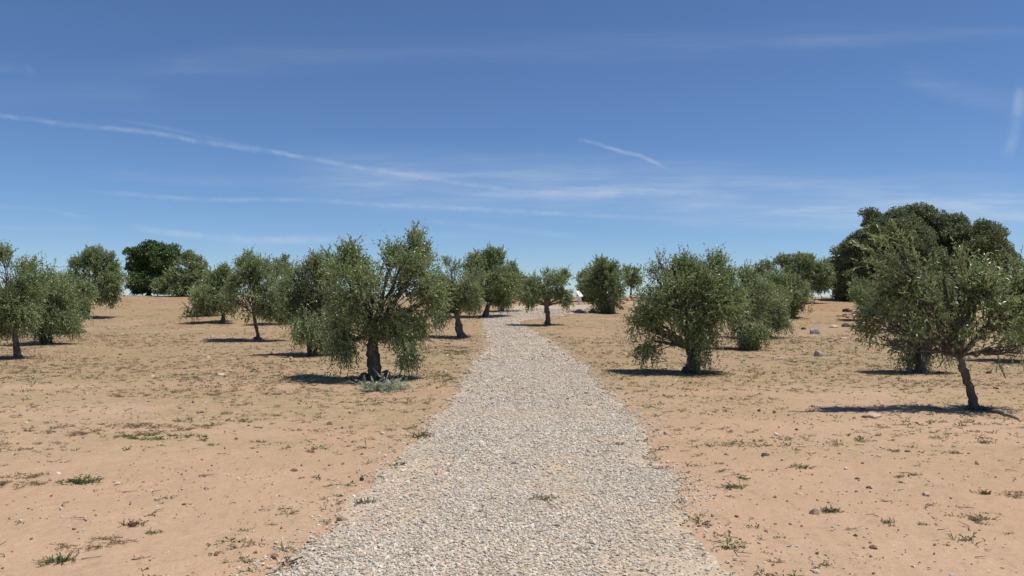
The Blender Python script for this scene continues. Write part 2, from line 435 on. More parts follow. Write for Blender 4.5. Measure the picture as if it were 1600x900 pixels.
# ------------------------------------------------------------------ gravel stones
phi = (1+5**.5)/2
ICO = unit(np.array([(-1, phi, 0), (1, phi, 0), (-1, -phi, 0), (1, -phi, 0), (0, -1, phi), (0, 1, phi), (0, -1, -phi), (0, 1, -phi), (phi, 0, -1), (phi, 0, 1), (-phi, 0, -1), (-phi, 0, 1)], float))
ICF = np.array([(0, 11, 5), (0, 5, 1), (0, 1, 7), (0, 7, 10), (0, 10, 11), (1, 5, 9), (5, 11, 4), (11, 10, 2), (10, 7, 6), (7, 1, 8), (3, 9, 4), (3, 4, 2), (3, 2, 6), (3, 6, 8), (3, 8, 9), (4, 9, 5), (2, 4, 11), (6, 2, 10), (8, 6, 7), (9, 8, 1)])
OCT = np.array([(1, 0, 0), (0, 1, 0), (-1, 0, 0), (0, -1, 0), (0, 0, 1), (0, 0, -1)], float)
OCF = np.array([(0, 1, 4), (1, 2, 4), (2, 3, 4), (3, 0, 4), (1, 0, 5), (2, 1, 5), (3, 2, 5), (0, 3, 5)])
def rot_rand(n, tilt):
    a = rng.uniform(0, 2*np.pi, n); tx, ty = rng.normal(0, tilt, (2, n))
    ca, sa = np.cos(a), np.sin(a); Z = np.zeros(n); O = np.ones(n)
    Rz = np.stack([np.stack([ca, -sa, Z], -1), np.stack([sa, ca, Z], -1), np.stack([Z, Z, O], -1)], 1)
    c, s = np.cos(tx), np.sin(tx); Rx = np.stack([np.stack([O, Z, Z], -1), np.stack([Z, c, -s], -1), np.stack([Z, s, c], -1)], 1)
    c, s = np.cos(ty), np.sin(ty); Ry = np.stack([np.stack([c, Z, s], -1), np.stack([Z, O, Z], -1), np.stack([-s, Z, c], -1)], 1)
    return Rx@Ry@Rz
def stones(x, y, size, ico, val, sink=.25):
    n = len(x); B, Fc = (ICO, ICF) if ico else (OCT, OCF)
    v = B[None]*(1+rng.uniform(-.28, .28, (n, len(B), 1)))
    v = v*(size[:, None]*np.stack([rng.uniform(.8, 1.25, n), rng.uniform(.6, .95, n), rng.uniform(.4, .75, n)], -1))[:, None, :]
    v = np.einsum('nij,nkj->nki', rot_rand(n, .35), v)
    z = gz(x, y)+size*.5*(1-sink*2)
    v = v+np.stack([x, y, z], -1)[:, None, :]
    f = (Fc[None]+np.arange(n)[:, None, None]*len(B)).reshape(-1, 3)
    return v.reshape(-1, 3), f, np.repeat(val, len(Fc))
vs, fs_, at_, off = [], [], [], 0
def addst(res):
    global off
    v, f, a = res; vs.append(v); fs_.append(f+off); at_.append(a); off += len(v)
for (y0, y1, dens, sz, ico) in [(3.6, 7.5, 3900, .0094, True), (7.5, 12, 2100, .0118, True), (12, 20, 800, .0165, False), (20, 52, 210, .024, False)]:
    xm = 3.2 if y1 < 21 else 7
    cx = np.interp((y0+y1)/2, [5, 10, 18, 52], [0, .1, .2, 1.0])
    n = int(dens*(y1-y0)*2*xm)
    x = cx+rng.uniform(-xm, xm, n); y = rng.uniform(y0, y1, n)
    e = path_edge(x, y)
    patch = fbm(x*.8, y*.8, oct=3, seed=44)
    pk = np.where(e > 0, .16+.84*sm(0, .55, e), .15*np.exp(np.minimum(e, 0)/.13)+.010*np.exp(np.minimum(e, 0)/.6)) * np.clip(1.3-1.0*sm(.46, .66, patch), .28, 1)
    k = rng.random(n) < pk
    x, y = x[k], y[k]; n = len(x)
    addst(stones(x, y, sz*np.exp(rng.normal(0, .30, n)), ico, rng.random(n), .2))
g = mesh('gravel', np.concatenate(vs), np.concatenate(fs_), M['stone'], None, False, {'rnd': ('FACE', 'FLOAT', np.concatenate(at_))})
tag(g, 'loose grey and tan gravel stones covering the path', 'gravel', kind='stuff')
print('gravel faces', sum(map(len, fs_)))
# small pebbles and crumbs of earth over the open ground
vs, fs_, at_, off = [], [], [], 0
n = 16000
y = 4+ (rng.random(n)**1.2)*30; x = rng.uniform(-1, 1, n)*(y*.68+1)
k = (path_edge(x, y) < -.05) & (rng.random(n) < .25+.9*sm(.45, .65, fbm(x*.9, y*.9, oct=3, seed=51)))
x, y = x[k], y[k]; n = len(x)
addst(stones(x, y, (.0035+.00055*y)*np.exp(rng.normal(0, .5, n)), True, rng.random(n)*.82+.03, .25))
plainst = rng.random(n) < .6
g = mesh('pebbles', np.concatenate(vs), np.concatenate(fs_), [M['stone'], M['clod']], None, False, {'rnd': ('FACE', 'FLOAT', np.concatenate(at_))}, np.repeat(plainst.astype(int), 20))
tag(g, 'tiny pebbles and crumbs scattered over the sandy earth', 'pebbles', kind='stuff')

# ------------------------------------------------------------------ weeds
def sprig_leaves(p, d, Ls, k, ll, wr, spread, droop=0.0, tmin=0.0, rg=rng):
    """k leaves along each shoot: p base points (n,3), d directions, Ls lengths. returns quads"""
    n = len(p)
    t = tmin+(1-tmin)*(np.arange(k)[None]+rg.random((n, k)))/k
    P0 = p[:, None]+d[:, None]*(Ls[:, None]*t)[..., None]
    P0[..., 2] -= droop*Ls[:, None]*t*t
    dd = np.repeat(d[:, None], k, 1); dd[..., 2] -= 1.6*droop*t
    ld = unit(dd+spread*rg.normal(0, 1, (n, k, 3)))
    up = unit(rg.normal(0, 1, (n, k, 3))*.8+np.array([0, 0, 1.]))
    sd_ = unit(np.cross(ld, up))
    l = (ll*rg.uniform(.7, 1.25, (n, k)))[..., None] if np.isscalar(ll) else (ll[:, None]*rg.uniform(.7, 1.25, (n, k)))[..., None]
    nrm = np.cross(sd_, ld)
    a = P0; b = P0+ld*l*.45+sd_*l*wr+nrm*l*.06; c = P0+ld*l-nrm*l*.05; e = P0+ld*l*.45-sd_*l*wr+nrm*l*.06
    return np.stack([a, b, c, e], 2).reshape(-1, 4, 3)
def quads_mesh(name, q, val, mat_, parent=None, extra=None):
    v = q.reshape(-1, 3); f = np.arange(len(v)).reshape(-1, 4)
    if extra is not None and extra.v:
        ev = np.concatenate(extra.v); fl = [f]; av = [val]; mi = [np.zeros(len(f))]
        if extra.q: a = np.concatenate(extra.q)+len(v); fl.append(a); av.append(np.zeros(len(a))); mi.append(np.ones(len(a)))
        if extra.t: a = np.concatenate(extra.t)+len(v); fl.append(a); av.append(np.zeros(len(a))); mi.append(np.ones(len(a)))
        return mesh(name, np.concatenate([v, ev]), fl, mat_, parent, False, {'rnd': ('FACE', 'FLOAT', np.concatenate(av))}, np.concatenate(mi))
    return mesh(name, v, f, mat_, parent, False, {'rnd': ('FACE', 'FLOAT', val)})
def tufts(x, y, size, hue, k_sh=5, k_lf=6):
    """many flat tufts: each with k_sh creeping shoots of k_lf leaves"""
    n = len(x); z = gz(x, y)
    base = np.repeat(np.stack([x, y, z], -1), k_sh, 0); sz = np.repeat(size, k_sh)
    a = rng.uniform(0, 2*np.pi, n*k_sh); up = rng.uniform(.05, .55, n*k_sh)
    d = unit(np.stack([np.cos(a)*1.5, np.sin(a)*.8, up], -1))
    q = sprig_leaves(base, d, sz*rng.uniform(.5, 1.1, n*k_sh), k_lf, sz*.30, .20, .5)
    v = np.repeat(np.clip(np.repeat(hue, k_sh)+rng.normal(0, .05, n*k_sh), 0, 1), k_lf)
    return q, v
qs, vls = [], []
def scatter(n, y0, y1, dens_fn, smin, smax, hue_fn, **kw):
    y = y0+(y1-y0)*rng.random(n); x = rng.uniform(-1, 1, n)*(y*.68+1.5)
    k = rng.random(n) < dens_fn(x, y); x, y = x[k], y[k]
    if not len(x): return
    s = np.exp(rng.uniform(np.log(smin), np.log(smax), len(x)))
    q, v = tufts(x, y, s, hue_fn(len(x)), **kw); qs.append(q); vls.append(v)
off_path = lambda x, y: path_edge(x, y) < -.08
hue_mix = lambda n: np.where(rng.random(n) < .42, rng.uniform(0, .35, n), rng.uniform(.4, 1, n))
hue_dry = lambda n: rng.uniform(.5, .95, n)
scatter(1500, 4, 10, lambda x, y: off_path(x, y)*(.05+.35*sm(.52, .68, fbm(x*.8, y*1.2, oct=3, seed=61))), .025, .075, hue_mix)
scatter(5200, 8.5, 17, lambda x, y: off_path(x, y)*(.06+.75*sm(.47, .66, fbm(x*.55, y*1.0, oct=4, seed=61))), .035, .11, hue_mix)
scatter(11000, 15, 34, lambda x, y: off_path(x, y)*(.10+.7*sm(.44, .62, fbm(x*.35, y*.7, oct=4, seed=62))), .05, .15, hue_mix, k_sh=4, k_lf=5)
scatter(16000, 28, 72, lambda x, y: off_path(x, y)*(.12+.6*sm(.42, .58, fbm(x*.25, y*.4, oct=4, seed=63))), .08, .20, lambda n: rng.uniform(.35, .95, n), k_sh=3, k_lf=4)
# verge weeds hugging the gravel edge
scatter(9000, 4, 34, lambda x, y: ((path_sd(x, y) > -.55-.015*y) & (path_sd(x, y) < .12))*sm(.50, .62, fbm(x*.9, y*.9, oct=3, seed=64))*.9, .03, .11, lambda n: np.where(rng.random(n) < .6, rng.uniform(0, .4, n), rng.uniform(.4, 1, n)))
scatter(700, 4, 20, lambda x, y: (path_sd(x, y) > .1)*.06, .02, .05, hue_mix)
# dry straw patches seen in the photograph
def patch(px, py, rx, ry, n, hue, s0=.03, s1=.07, **kw):
    X, Y, _ = at(px, py); r = np.sqrt(rng.random(n)); a = rng.uniform(0, 2*np.pi, n)
    x = X+np.cos(a)*r*rx*(1+.3*np.sin(3*a)); y = Y+np.sin(a)*r*ry
    k = off_path(x, y) & (rng.random(n) < sm(.35, .55, fbm(x*4, y*4, oct=3, seed=70))); x, y = x[k], y[k]
    q, v = tufts(x, y, rng.uniform(s0, s1, len(x)), hue(len(x)), **kw); qs.append(q); vls.append(v)
patch(200, 672, .95, .55, 420, hue_dry); patch(245, 684, .5, .15, 60, lambda n: rng.uniform(0, .4, n), .04, .09)
patch(330, 610, 2.5, 1.2, 420, hue_dry, .04, .08); patch(150, 575, 3, 1.5, 500, hue_dry, .05, .1); patch(420, 590, 2, 1.2, 200, hue_mix, .04, .08); patch(1300, 605, 2.5, 1.2, 300, hue_mix, .04, .08); patch(1480, 600, 2.0, 1.0, 200, hue_dry, .04, .08)
patch(25, 700, .45, .4, 160, hue_dry); patch(45, 750, .4, .3, 110, hue_dry)
patch(140, 850, .28, .16, 110, hue_dry, .02, .04); patch(720, 590, .5, 1.0, 160, hue_mix, .05, .1)
patch(700, 548, 1.3, 2.0, 260, lambda n: rng.uniform(.2, .7, n), .06, .13)
patch(590, 835, .35, .2, 50, lambda n: rng.uniform(.2, .5, n), .02, .05)
patch(1310, 560, 4, 2.5, 420, lambda n: rng.uniform(.1, .6, n), .05, .12)
patch(1010, 585, 1.8, 1.0, 160, lambda n: rng.uniform(.1, .6, n), .04, .09)
patch(500, 625, 2.2, 1.0, 160, hue_mix, .03, .08)
patch(1595, 775, .2, .12, 40, hue_dry, .02, .05); patch(1590, 803, .25, .12, 60, hue_dry, .02, .04)
# pale green grass beyond the trees on the far left
patch(-30, 520, 2.2, 4, 900, lambda n: rng.uniform(.25, .7, n), .12, .3)
g = quads_mesh('ground_cover', np.concatenate(qs), np.concatenate(vls), M['weed'])
tag(g, 'sparse low weeds and dry stubble dotted over the earth', 'weeds', kind='stuff')

# weeds one can point to
def weed(px, py, w, h, shoots, hue, name, label, kl=9, flat=.4, leafs=.2):
    shoots = int(shoots*1.5); X, Y, _ = at(px, py); Z = float(gz(X, Y)); rg = np.random.default_rng(int(px*7+py))
    D = Y/F; w *= D; h *= D
    o = thing(name, (X, Y, Z-.004), label, 'weed', 'small weeds on the open earth')
    a = rg.uniform(0, 2*np.pi, shoots); off_ = np.stack([rg.normal(0, w*.21, shoots), rg.normal(0, w*.13, shoots), np.zeros(shoots)], -1)
    up = rg.uniform(flat*.3, 1.2, shoots)*h/w*1.6
    d = unit(np.stack([np.cos(a), np.sin(a)*.7, up], -1)); ln = w*rg.uniform(.12, .36, shoots)
    q = sprig_leaves(off_, d, ln, kl, ln*leafs*1.6, .17, .45, 0.0, rg=rg)
    v = np.repeat(np.clip(hue+rg.normal(0, .06, shoots), 0, 1), kl)
    quads_mesh('leaves', q, v, M['weed'], o)
    mb = MB()
    for i in range(shoots):
        tube(mb, np.stack([off_[i]-[0, 0, .01], off_[i]+d[i]*ln[i]*.5, off_[i]+d[i]*ln[i]*1.02]), [.0022, .0018, .001], 4, val=hue+.3)
    tube(mb, [(-w*.3, 0, -.004), (0, .002, 0.0), (w*.3, 0, -.004)], [.003, .004, .003], 4, val=hue+.3)
    mb.build('stems', M['weed'], o, attr=True)
weed(95, 878, 46, 24, 44, .10, 'weed', 'bright green weed clump low in the front left corner, beside a dry patch')
weed(75, 878, 36, 8, 22, .42, 'weed', 'flat dull green weed just left of the bright green clump in the front left')
weed(130, 753, 60, 14, 46, .12, 'weed', 'dark green spreading weed at the right end of the left straw strip')
weed(210, 822, 44, 18, 26, .95, 'dry_weed', 'reddish brown dried weed with upright twigs on bare sand, front left')
weed(236, 806, 20, 12, 14, .93, 'dry_weed', 'smaller dried brown sprig just above and right of the reddish dry weed')
weed(238, 832, 32, 6, 24, .30, 'weed', 'pale grey green flat weed just right of the reddish dry weed')
weed(220, 874, 28, 5, 22, .30, 'weed', 'pale flat weed mat near the bottom edge, right of the bright green clump')
weed(255, 780, 30, 5, 14, .38, 'weed', 'thin low weed line on bare sand left of the path, well above the pale mats')
weed(568, 790, 30, 16, 34, .10, 'weed', 'dark green tuft on the gravel edge above the tan stone')
weed(628, 728, 22, 12, 22, .15, 'weed', 'green tuft where the left gravel edge meets the sand, midway')
weed(660, 684, 34, 16, 34, .25, 'weed', 'spreading green weed on the left verge of the gravel')
weed(1298, 800, 34, 18, 34, .12, 'weed', 'green weed growing right beside the rounded tan stone on the right')
weed(1386, 818, 30, 18, 18, .15, 'weed', 'open upright green weed on the sand right of the stone and its weed')
weed(1442, 821, 20, 10, 22, .15, 'weed', 'compact green weed between two larger weeds at lower right')
weed(1530, 812, 44, 12, 28, .45, 'weed', 'brownish green creeping weed at lower right above the branching sprig')
weed(1512, 848, 44, 28, 13, .16, 'weed', 'branching green weed sprig at the lower right, longest stems')
weed(1480, 855, 12, 12, 16, .13, 'weed', 'tiny green tuft just left of the branching sprig')
weed(1538, 772, 28, 14, 28, .14, 'weed', 'green star shaped weed near the right edge, by a dark twig')
weed(1406, 745, 18, 9, 22, .2, 'weed', 'left of a close pair of small green weeds on the right sand')
weed(1430, 744, 18, 8, 22, .2, 'weed', 'right of a close pair of small green weeds on the right sand')
weed(1408, 756, 16, 8, 18, .16, 'weed', 'small green weed just below the close pair on the right')
weed(1250, 731, 34, 12, 24, .3, 'weed', 'dull green trailing weed on bare sand right of the path, with dark dry tip')
weed(1145, 763, 40, 8, 34, .40, 'weed', 'pale yellow green flat weed alone on the sand right of the path')
weed(1492, 709, 24, 12, 22, .35, 'weed', 'weed with pale dry top left of the paired green weeds at right')
weed(1535, 692, 26, 12, 28, .14, 'weed', 'bright green weed below the leaning olive on the right')
weed(848, 784, 40, 12, 30, .38, 'weed', 'faint pale green weed growing in the middle of the gravel path')
weed(965, 697, 26, 8, 18, .3, 'weed', 'dull green weed lying on the right half of the gravel')
weed(1008, 718, 18, 8, 18, .4, 'weed', 'olive tuft on the right gravel edge')

# ------------------------------------------------------------------ rocks
def rock_mesh(rx, ry, rz, seed, det=2, rough=.35):
    import bmesh
    bm = bmesh.new(); bmesh.ops.create_icosphere(bm, subdivisions=det+1, radius=1)
    v = np.array([q.co[:] for q in bm.verts]); f = np.array([[w.index for w in q.verts] for q in bm.faces]); bm.free()
    d = 1+rough*(fbm(v[:, 0]*1.3+seed, v[:, 1]*1.3, v[:, 2]*1.3+9, 4, seed)-.5)*2
    v = v*d[:, None]
    rr = np.random.default_rng(seed)
    for _ in range(9):                                   # broken flat facets
        nn = unit(rr.normal(0, 1, 3)); h = rr.uniform(.55, .88)
        dd = v@nn; v = v-np.maximum(dd-h, 0)[:, None]*nn[None]*.9
    v = v*np.array([rx, ry, rz]); v[:, 2] = np.maximum(v[:, 2], -.35*rz)
    return v, f
def rock(px, py, w, h, mt_, label, cat='rock', name='rock', seed=1, group='loose rocks on the ground', dx=0):
    """py: the row where it meets the ground"""
    X, Y, Z = at(px, py); Z = float(gz(X, Y)); s = Y/F
    o_v, o_f = rock_mesh(w*s/2, w*s*.38, h*s*.74, seed)
    o = mesh(name, o_v, o_f, M[mt_], None, False); o.location = (X, Y+w*s*.2, Z+h*s*.12); o.rotation_euler.z = (seed*1.7 % 1-.5)*.5
    return tag(o, label, cat, group)
rock(1280, 557, 15, 13, 'grey_rock', 'grey brown boulder standing alone in the right field', seed=3)
rock(1274, 522, 19, 13, 'grey_rock', 'pale grey boulder left of the row of stones on the right rise', seed=4)
rock(1256, 515, 10, 4, 'dark_rock', 'small flat dark stone just left of the pale grey boulder', seed=5)
rock(1303, 512, 18, 7, 'tan_rock', 'low whitish stone between the grey boulder and the dark stones', seed=6)
rock(1323, 511, 14, 7, 'dark_rock', 'dark broken stone left of the whitish stone at the end of the row', seed=7)
rock(1336, 514, 11, 8, 'dark_rock', 'dark stone touching the whitish stone at the end of the row', seed=17)
rock(1346, 518, 20, 10, 'tan_rock', 'large whitish stone at the right end of the row', seed=8)
rock(1319, 530, 11, 4, 'tan_rock', 'flat whitish stone lying below the row of stones', seed=9)
rock(1325, 488, 15, 8, 'dark_rock', 'dark grey stone upper left of the small olive in front of the big oak', seed=10)
rock(1338, 489, 11, 9, 'grey_rock', 'grey stone at the foot of the red bank beside the small olive', seed=11)
rock(1423, 581, 13, 9, 'grey_rock', 'grey stone beside the foot of the low olive behind the leaning one', seed=28)
rock(1366, 653, 34, 7, 'tan_rock', 'flat tan stone below the shadow of the leaning olive, beside dry weeds', seed=12)
rock(535, 817, 21, 12, 'tan_rock', 'tan rounded stone on the left edge of the gravel', seed=13)
rock(429, 876, 13, 7, 'clod', 'reddish stone near the bottom left corner of the gravel', seed=14)
rock(1275, 804, 17, 11, 'tan_rock', 'round tan stone beside a green weed on the right sand', seed=15)
rock(1448, 775, 14, 8, 'tan_rock', 'half buried brownish stone on the right sand above the green weeds', seed=16)
rock(1197, 713, 14, 6, 'dark_rock', 'dark clod lying on bare sand right of the path', seed=18)
rock(574, 602, 11, 7, 'tan_rock', 'tan stone beside the cut branches under the big left olive', seed=19)
rock(565, 752, 8, 6, 'dark_rock', 'small dark clod on sand just left of the gravel edge', seed=20)
rock(458, 738, 13, 5, 'clod', 'reddish flat clod on bare sand left of the path', seed=21)
rock(515, 663, 10, 6, 'clod', 'reddish clod on sand below the big left olive', seed=22)
rock(1358, 763, 8, 4, 'dark_rock', 'dark little stone left of the half buried brownish stone', seed=23)
rock(1340, 748, 8, 4, 'dark_rock', 'tiny dark stone lying on sand left of the pair of green weeds', seed=24)
rock(1420, 706, 10, 4, 'clod', 'flat reddish clod below the thin weeds on the right', seed=25)
rock(1338, 840, 8, 4, 'dark_rock', 'dark chip on bare sand below the open upright weed', seed=26)
rock(293, 481, 9, 5, 'tan_rock', 'whitish stone on the far left slope beside the low olive', seed=27)
# stones in the shade below the bushy olive right of the path top
for i, (px, py, w, h, m_, lb) in enumerate([(906, 488, 13, 6, 'grey_rock', 'leftmost grey stone of the ring below the bushy olive right of the path top'),
        (917, 490, 9, 6, 'grey_rock', 'pale front stone of the ring below the bushy olive'),
        (926, 487, 10, 6, 'grey_rock', 'grey stone of the ring nearest the bushy olive trunk'),
        (971, 484, 8, 7, 'dark_rock', 'dark upright stone right of the bushy olive'),
        (993, 482, 18, 8, 'tan_rock', 'tan block in the broken stone line right of the bushy olive'),
        (1012, 481, 14, 7, 'orange_rock', 'orange block at the right end of the broken stone line')]):
    rock(px, py, w, h, m_, lb, seed=40+i, group='stones near the path top')
# rubble banks along the crest
def rubble(px0, px1, py, h, n, seed, label):
    X0, Y0, Z0 = at((px0+px1)/2, py); s = Y0/F; rr = np.random.default_rng(seed); mb = MB()
    W_ = (px1-px0)*s; H_ = h*s
    for i in range(n):
        u = rr.uniform(-.5, .5); k = 1-abs(u*2)**3; d = rr.uniform(-.8, .8); r = rr.uniform(.07, .20)
        v, f = rock_mesh(r*rr.uniform(.8, 1.5), r, r*rr.uniform(.5, .9), seed*100+i, 1)
        z = H_*k*(1-abs(d))*rr.uniform(.5, 1)
        mb.add(v+[u*W_, d*1.3, z-.02+float(height(X0+u*W_, Y0+d*1.3))-Z0], f, rr.random())
    # earth core under the stones
    t = np.linspace(-.52, .52, 30); cr = np.linspace(-1, 1, 9)
    vv = np.array([[a*W_, c*1.7, float(height(X0+a*W_, Y0+c*1.7))-Z0-.05+(H_*.45*max(0, 1-abs(a*2)**3)*(1-c*c)*(.7+.5*float(vnoise(a*14, c*3+seed))))] for a in t for c in cr])
    ff = [(i*9+j, (i+1)*9+j, (i+1)*9+j+1, i*9+j+1) for i in range(29) for j in range(8)]
    mb.add(vv, ff, .5)
    o = mb.build('rubble_bank', M['orange_rock'], None); o.location = (X0, Y0, Z0)
    tag(o, label, 'rubble', None, 'stuff')
rubble(966, 1034, 474, 15, 120, 5, 'orange rubble bank between the bushy olive and the near right olive')
rubble(1318, 1372, 496, 9, 60, 8, 'low reddish bank of earth and stones below the huge oak')
rubble(655, 708, 476, 15, 110, 6, 'orange rubble bank behind the big left olive')
rubble(776, 898, 474, 6, 110, 7, 'low ochre rubble line across the head of the path')

# ------------------------------------------------------------------ sign at the path top
X, Y, Z = at(905, 476); s = Y/F
o = thing('information_board', (X, Y, Z), 'small white slanted panel on a white stand beside the bushy olive at the path top', 'sign')
def box(mb, c, d, rx=0, rz=0, tap=1.0):
    v = np.array([(x, y, z) for z in (-.5, .5) for y in (-.5, .5) for x in (-.5, .5)])*d
    v[4:, :2] *= tap
    ca, sa = math.cos(rx), math.sin(rx); v = v@np.array([[1, 0, 0], [0, ca, sa], [0, -sa, ca]])
    ca, sa = math.cos(rz), math.sin(rz); v = v@np.array([[ca, sa, 0], [-sa, ca, 0], [0, 0, 1]])
    mb.add(v+c, [(0, 2, 3, 1), (4, 5, 7, 6), (0, 1, 5, 4), (2, 6, 7, 3), (0, 4, 6, 2), (1, 3, 7, 5)])
mb = MB(); box(mb, np.array([0.06, 0, .13]), [6*s, .22, .30], tap=.85); box(mb, np.array([.03, 0, .40]), [5.5*s, .20, .26], tap=.9); mb.build('stand', M['white'], o)
mb = MB(); a = math.radians(50); 
v = np.array([(-.30, .05, 1.02), (.02, .05, 1.00), (.27, -.30, .62), (.0, -.34, .56), (-.30, .16, .98), (.02, .16, .96), (.27, -.19, .58), (.0, -.23, .52)])
mb.add(v, [(0, 3, 2, 1), (4, 5, 6, 7), (0, 1, 5, 4), (1, 2, 6, 5), (2, 3, 7, 6), (3, 0, 4, 7)]); mb.build('panel', M['white'], o)
mb = MB(); tube(mb, [(-.31, .10, 1.03), (.03, .10, 1.01), (.29, -.25, .61)], [.022]*3, 6); mb.build('panel_edge', M['darkedge'], o)

# ------------------------------------------------------------------ trees
def lobes_sample(lb, n, rg, power=.42, squash=1.0):
    """n points in ellipsoids (cx,cy,cz,rx,ry,rz), biased to their shells"""
    vol = np.array([l[3]*l[4]*l[5] for l in lb])**(.6 if lb[0][3] < 1.2 else .68); k = rg.choice(len(lb), n, p=vol/vol.sum())
    Lb = np.array([l[:6] for l in lb])[k]
    d = unit(rg.normal(0, 1, (n, 3))); r = rg.random(n)**power
    return Lb[:, :3]+d*r[:, None]*Lb[:, 3:6], d, r, k
SKEL = {}
def tree(name, label, base, trunk, lobes, kind='olive', depth=None, tr=.11, seed=1, dens=1.0, group='olive trees of the grove', cat='olive tree', dr=1.15,
         shoots=1.0, burl=0, twin=None, whisk=1.0, gap=.40, limbs_pale=True, skirt=None, stalk=None):
    """base: photo pixel of the foot (or with depth given, its column); trunk: pixels up to the fork;
       lobes: (x, y, rx, ry[, depth offset in radii]) in photo pixels"""
    rg = np.random.default_rng(seed)
    if depth is None: X, Y, Z = at(*base)
    else:
        Y = depth; X, _ = plane(base[0], base[1], Y); Z = float(height(X, Y))
    Z = float(gz(X, Y)); s = Y/F*1.0; tr *= .86; burl *= 1.05
    root = thing(name, (X, Y, Z-.02), label, cat, group)
    loc = lambda px, py, dy=0.0: np.array([plane(px, py, Y)[0]*1.0-X, dy, plane(px, py, Y)[1]-Z])
    px_m = 1/s*.64                                   # render pixels per metre
    lb = []
    for l in lobes:
        c = loc(l[0], l[1]); k_ = .93 if Y < 22 else 1.0; rx, rz = l[2]*s*k_, l[3]*s*k_; ry = dr*.5*(rx+rz)
        off = (l[4] if len(l) > 4 else rg.uniform(-.8, .8))*ry
        lb.append((c[0], c[1]+off, c[2], rx, ry, rz))
    core = lb; lb = []                               # break every mass of foliage into a core and ragged satellites
    for l in core:
        k_ = .80 if kind == 'olive' else .90
        lb.append((*l[:3], l[3]*k_, l[4]*k_, l[5]*k_))
        for _ in range(5 if kind == 'olive' else 6):
            dv_ = unit(rg.normal(0, 1, 3)); f_ = rg.uniform(.24, .46); q_ = rg.uniform(.60, .90)*(1 if kind == 'olive' else .9)
            lb.append((l[0]+dv_[0]*l[3]*q_, l[1]+dv_[1]*l[4]*q_, max(l[2]+dv_[2]*l[5]*q_, .25), l[3]*f_, l[4]*f_, l[5]*f_*1.1))
    allc = np.array(core); ctr = np.average(allc[:, :3], axis=0, weights=allc[:, 3]*allc[:, 5]); R0 = np.max(allc[:, 0]+allc[:, 3])-np.min(allc[:, 0]-allc[:, 3])
    # --- wood
    mb = MB(); bark = 'olive_bark' if kind == 'olive' else 'oak_bark'
    far = px_m < 22
    sd_ = 7 if far else 12
    def trunk_tube(pts, r):
        pts = np.array(pts); tt = np.linspace(0, 1, len(pts)); t = np.linspace(0, 1, 5*len(pts))
        P_ = np.stack([np.interp(t, tt, pts[:, i]) for i in range(3)], -1)
        for _ in range(3): P_[1:-1] = (P_[:-2]+P_[1:-1]*2+P_[2:])/4
        P_[1:-1] += rg.normal(0, r*.10, (len(P_)-2, 3))
        hgt = P_[:, 2]-P_[0, 2]
        rad = r*(1-.28*t)*(1+.95*np.exp(-hgt/(r*1.3)))*(1+.12*np.sin(t*9+seed))
        tube(mb, P_, rad, sd_, .38, seed)
        return P_
    fp = [np.array([0, 0, -.12])]+[loc(*q[:2], (q[2]*s if len(q) > 2 else 0)) for q in trunk]
    tp = trunk_tube(fp, tr)
    starts = [tp[-1]]
    if twin:
        fp2 = [np.array([loc(*twin[0])[0], .05, -.12])]+[loc(*q) for q in twin[1:]]
        starts.append(trunk_tube(fp2, tr*.8)[-1])
    for k in range(5 if kind == 'olive' else 4):     # root flares
        a = rg.uniform(0, 6.28); r = tr*rg.uniform(1.6, 2.6)
        d = np.array([math.cos(a), math.sin(a), 0])
        tube(mb, [d*tr*.3+[0, 0, tr*1.2], d*tr*.9+[0, 0, tr*.5], d*r+[0, 0, -.02]], [tr*.5, tr*.42, tr*.12], 6, .4, seed+k)
    # limbs to each lobe
    br = []
    for i, l in enumerate(core):
        st = starts[rg.integers(len(starts))] if len(starts) > 1 else starts[0]
        if len(starts) > 1: st = min(starts, key=lambda q: abs(q[0]-l[0]))
        c = np.array(l[:3])
        if c[2] < st[2]-.1:      # hanging lobe: the limb rises first, then hangs
            mid1 = st+(c-st)*.2+[0, 0, .45*np.linalg.norm(c-st)]; mid2 = c+(st-c)*.15+[0, 0, .5*l[5]+.25]
        else:
            mid1 = st+(c-st)*.25+[0, 0, .12*np.linalg.norm(c-st)]; mid2 = c+(st-c)*.3-[0, 0, .1]+rg.normal(0, .06, 3)
        P_ = curve(st-(tp[-1]-tp[-2])*.5, mid1, mid2, c, 14); P_[2:-1] += rg.normal(0, .018, (11, 3))
        r0 = tr*rg.uniform(.38, .58)*min(1.15, (l[3]*2/R0)**.3+.2)
        tube(mb, P_, np.linspace(r0, max(.010, tr*.07), 14), 6, .25, seed+i)
        br.append((P_, l))
    tips = []
    nsub = 0
    for P_, l in br:
        m = int(np.clip(10+l[3]*l[5]*18, 8, 34)) if not far else int(np.clip(6+l[3]*l[5]*5, 6, 18))
        tg, d, r, k = lobes_sample([l], m, rg, .5)
        for q in tg:
            j = rg.integers(5, 14); a = P_[min(j, 13)]
            mm = a+(q-a)*.5+rg.normal(0, .07, 3)+[0, 0, .06]
            c_ = curve(a, a+(mm-a)*.6, mm, q, 6); tube(mb, c_, np.linspace(max(.011, tr*.10), .005, 6), 4)
            tips.append(c_[2:]); nsub += 1
    tips = np.concatenate(tips)
    tk = mb.build('trunk', M[bark], root, smooth=True)
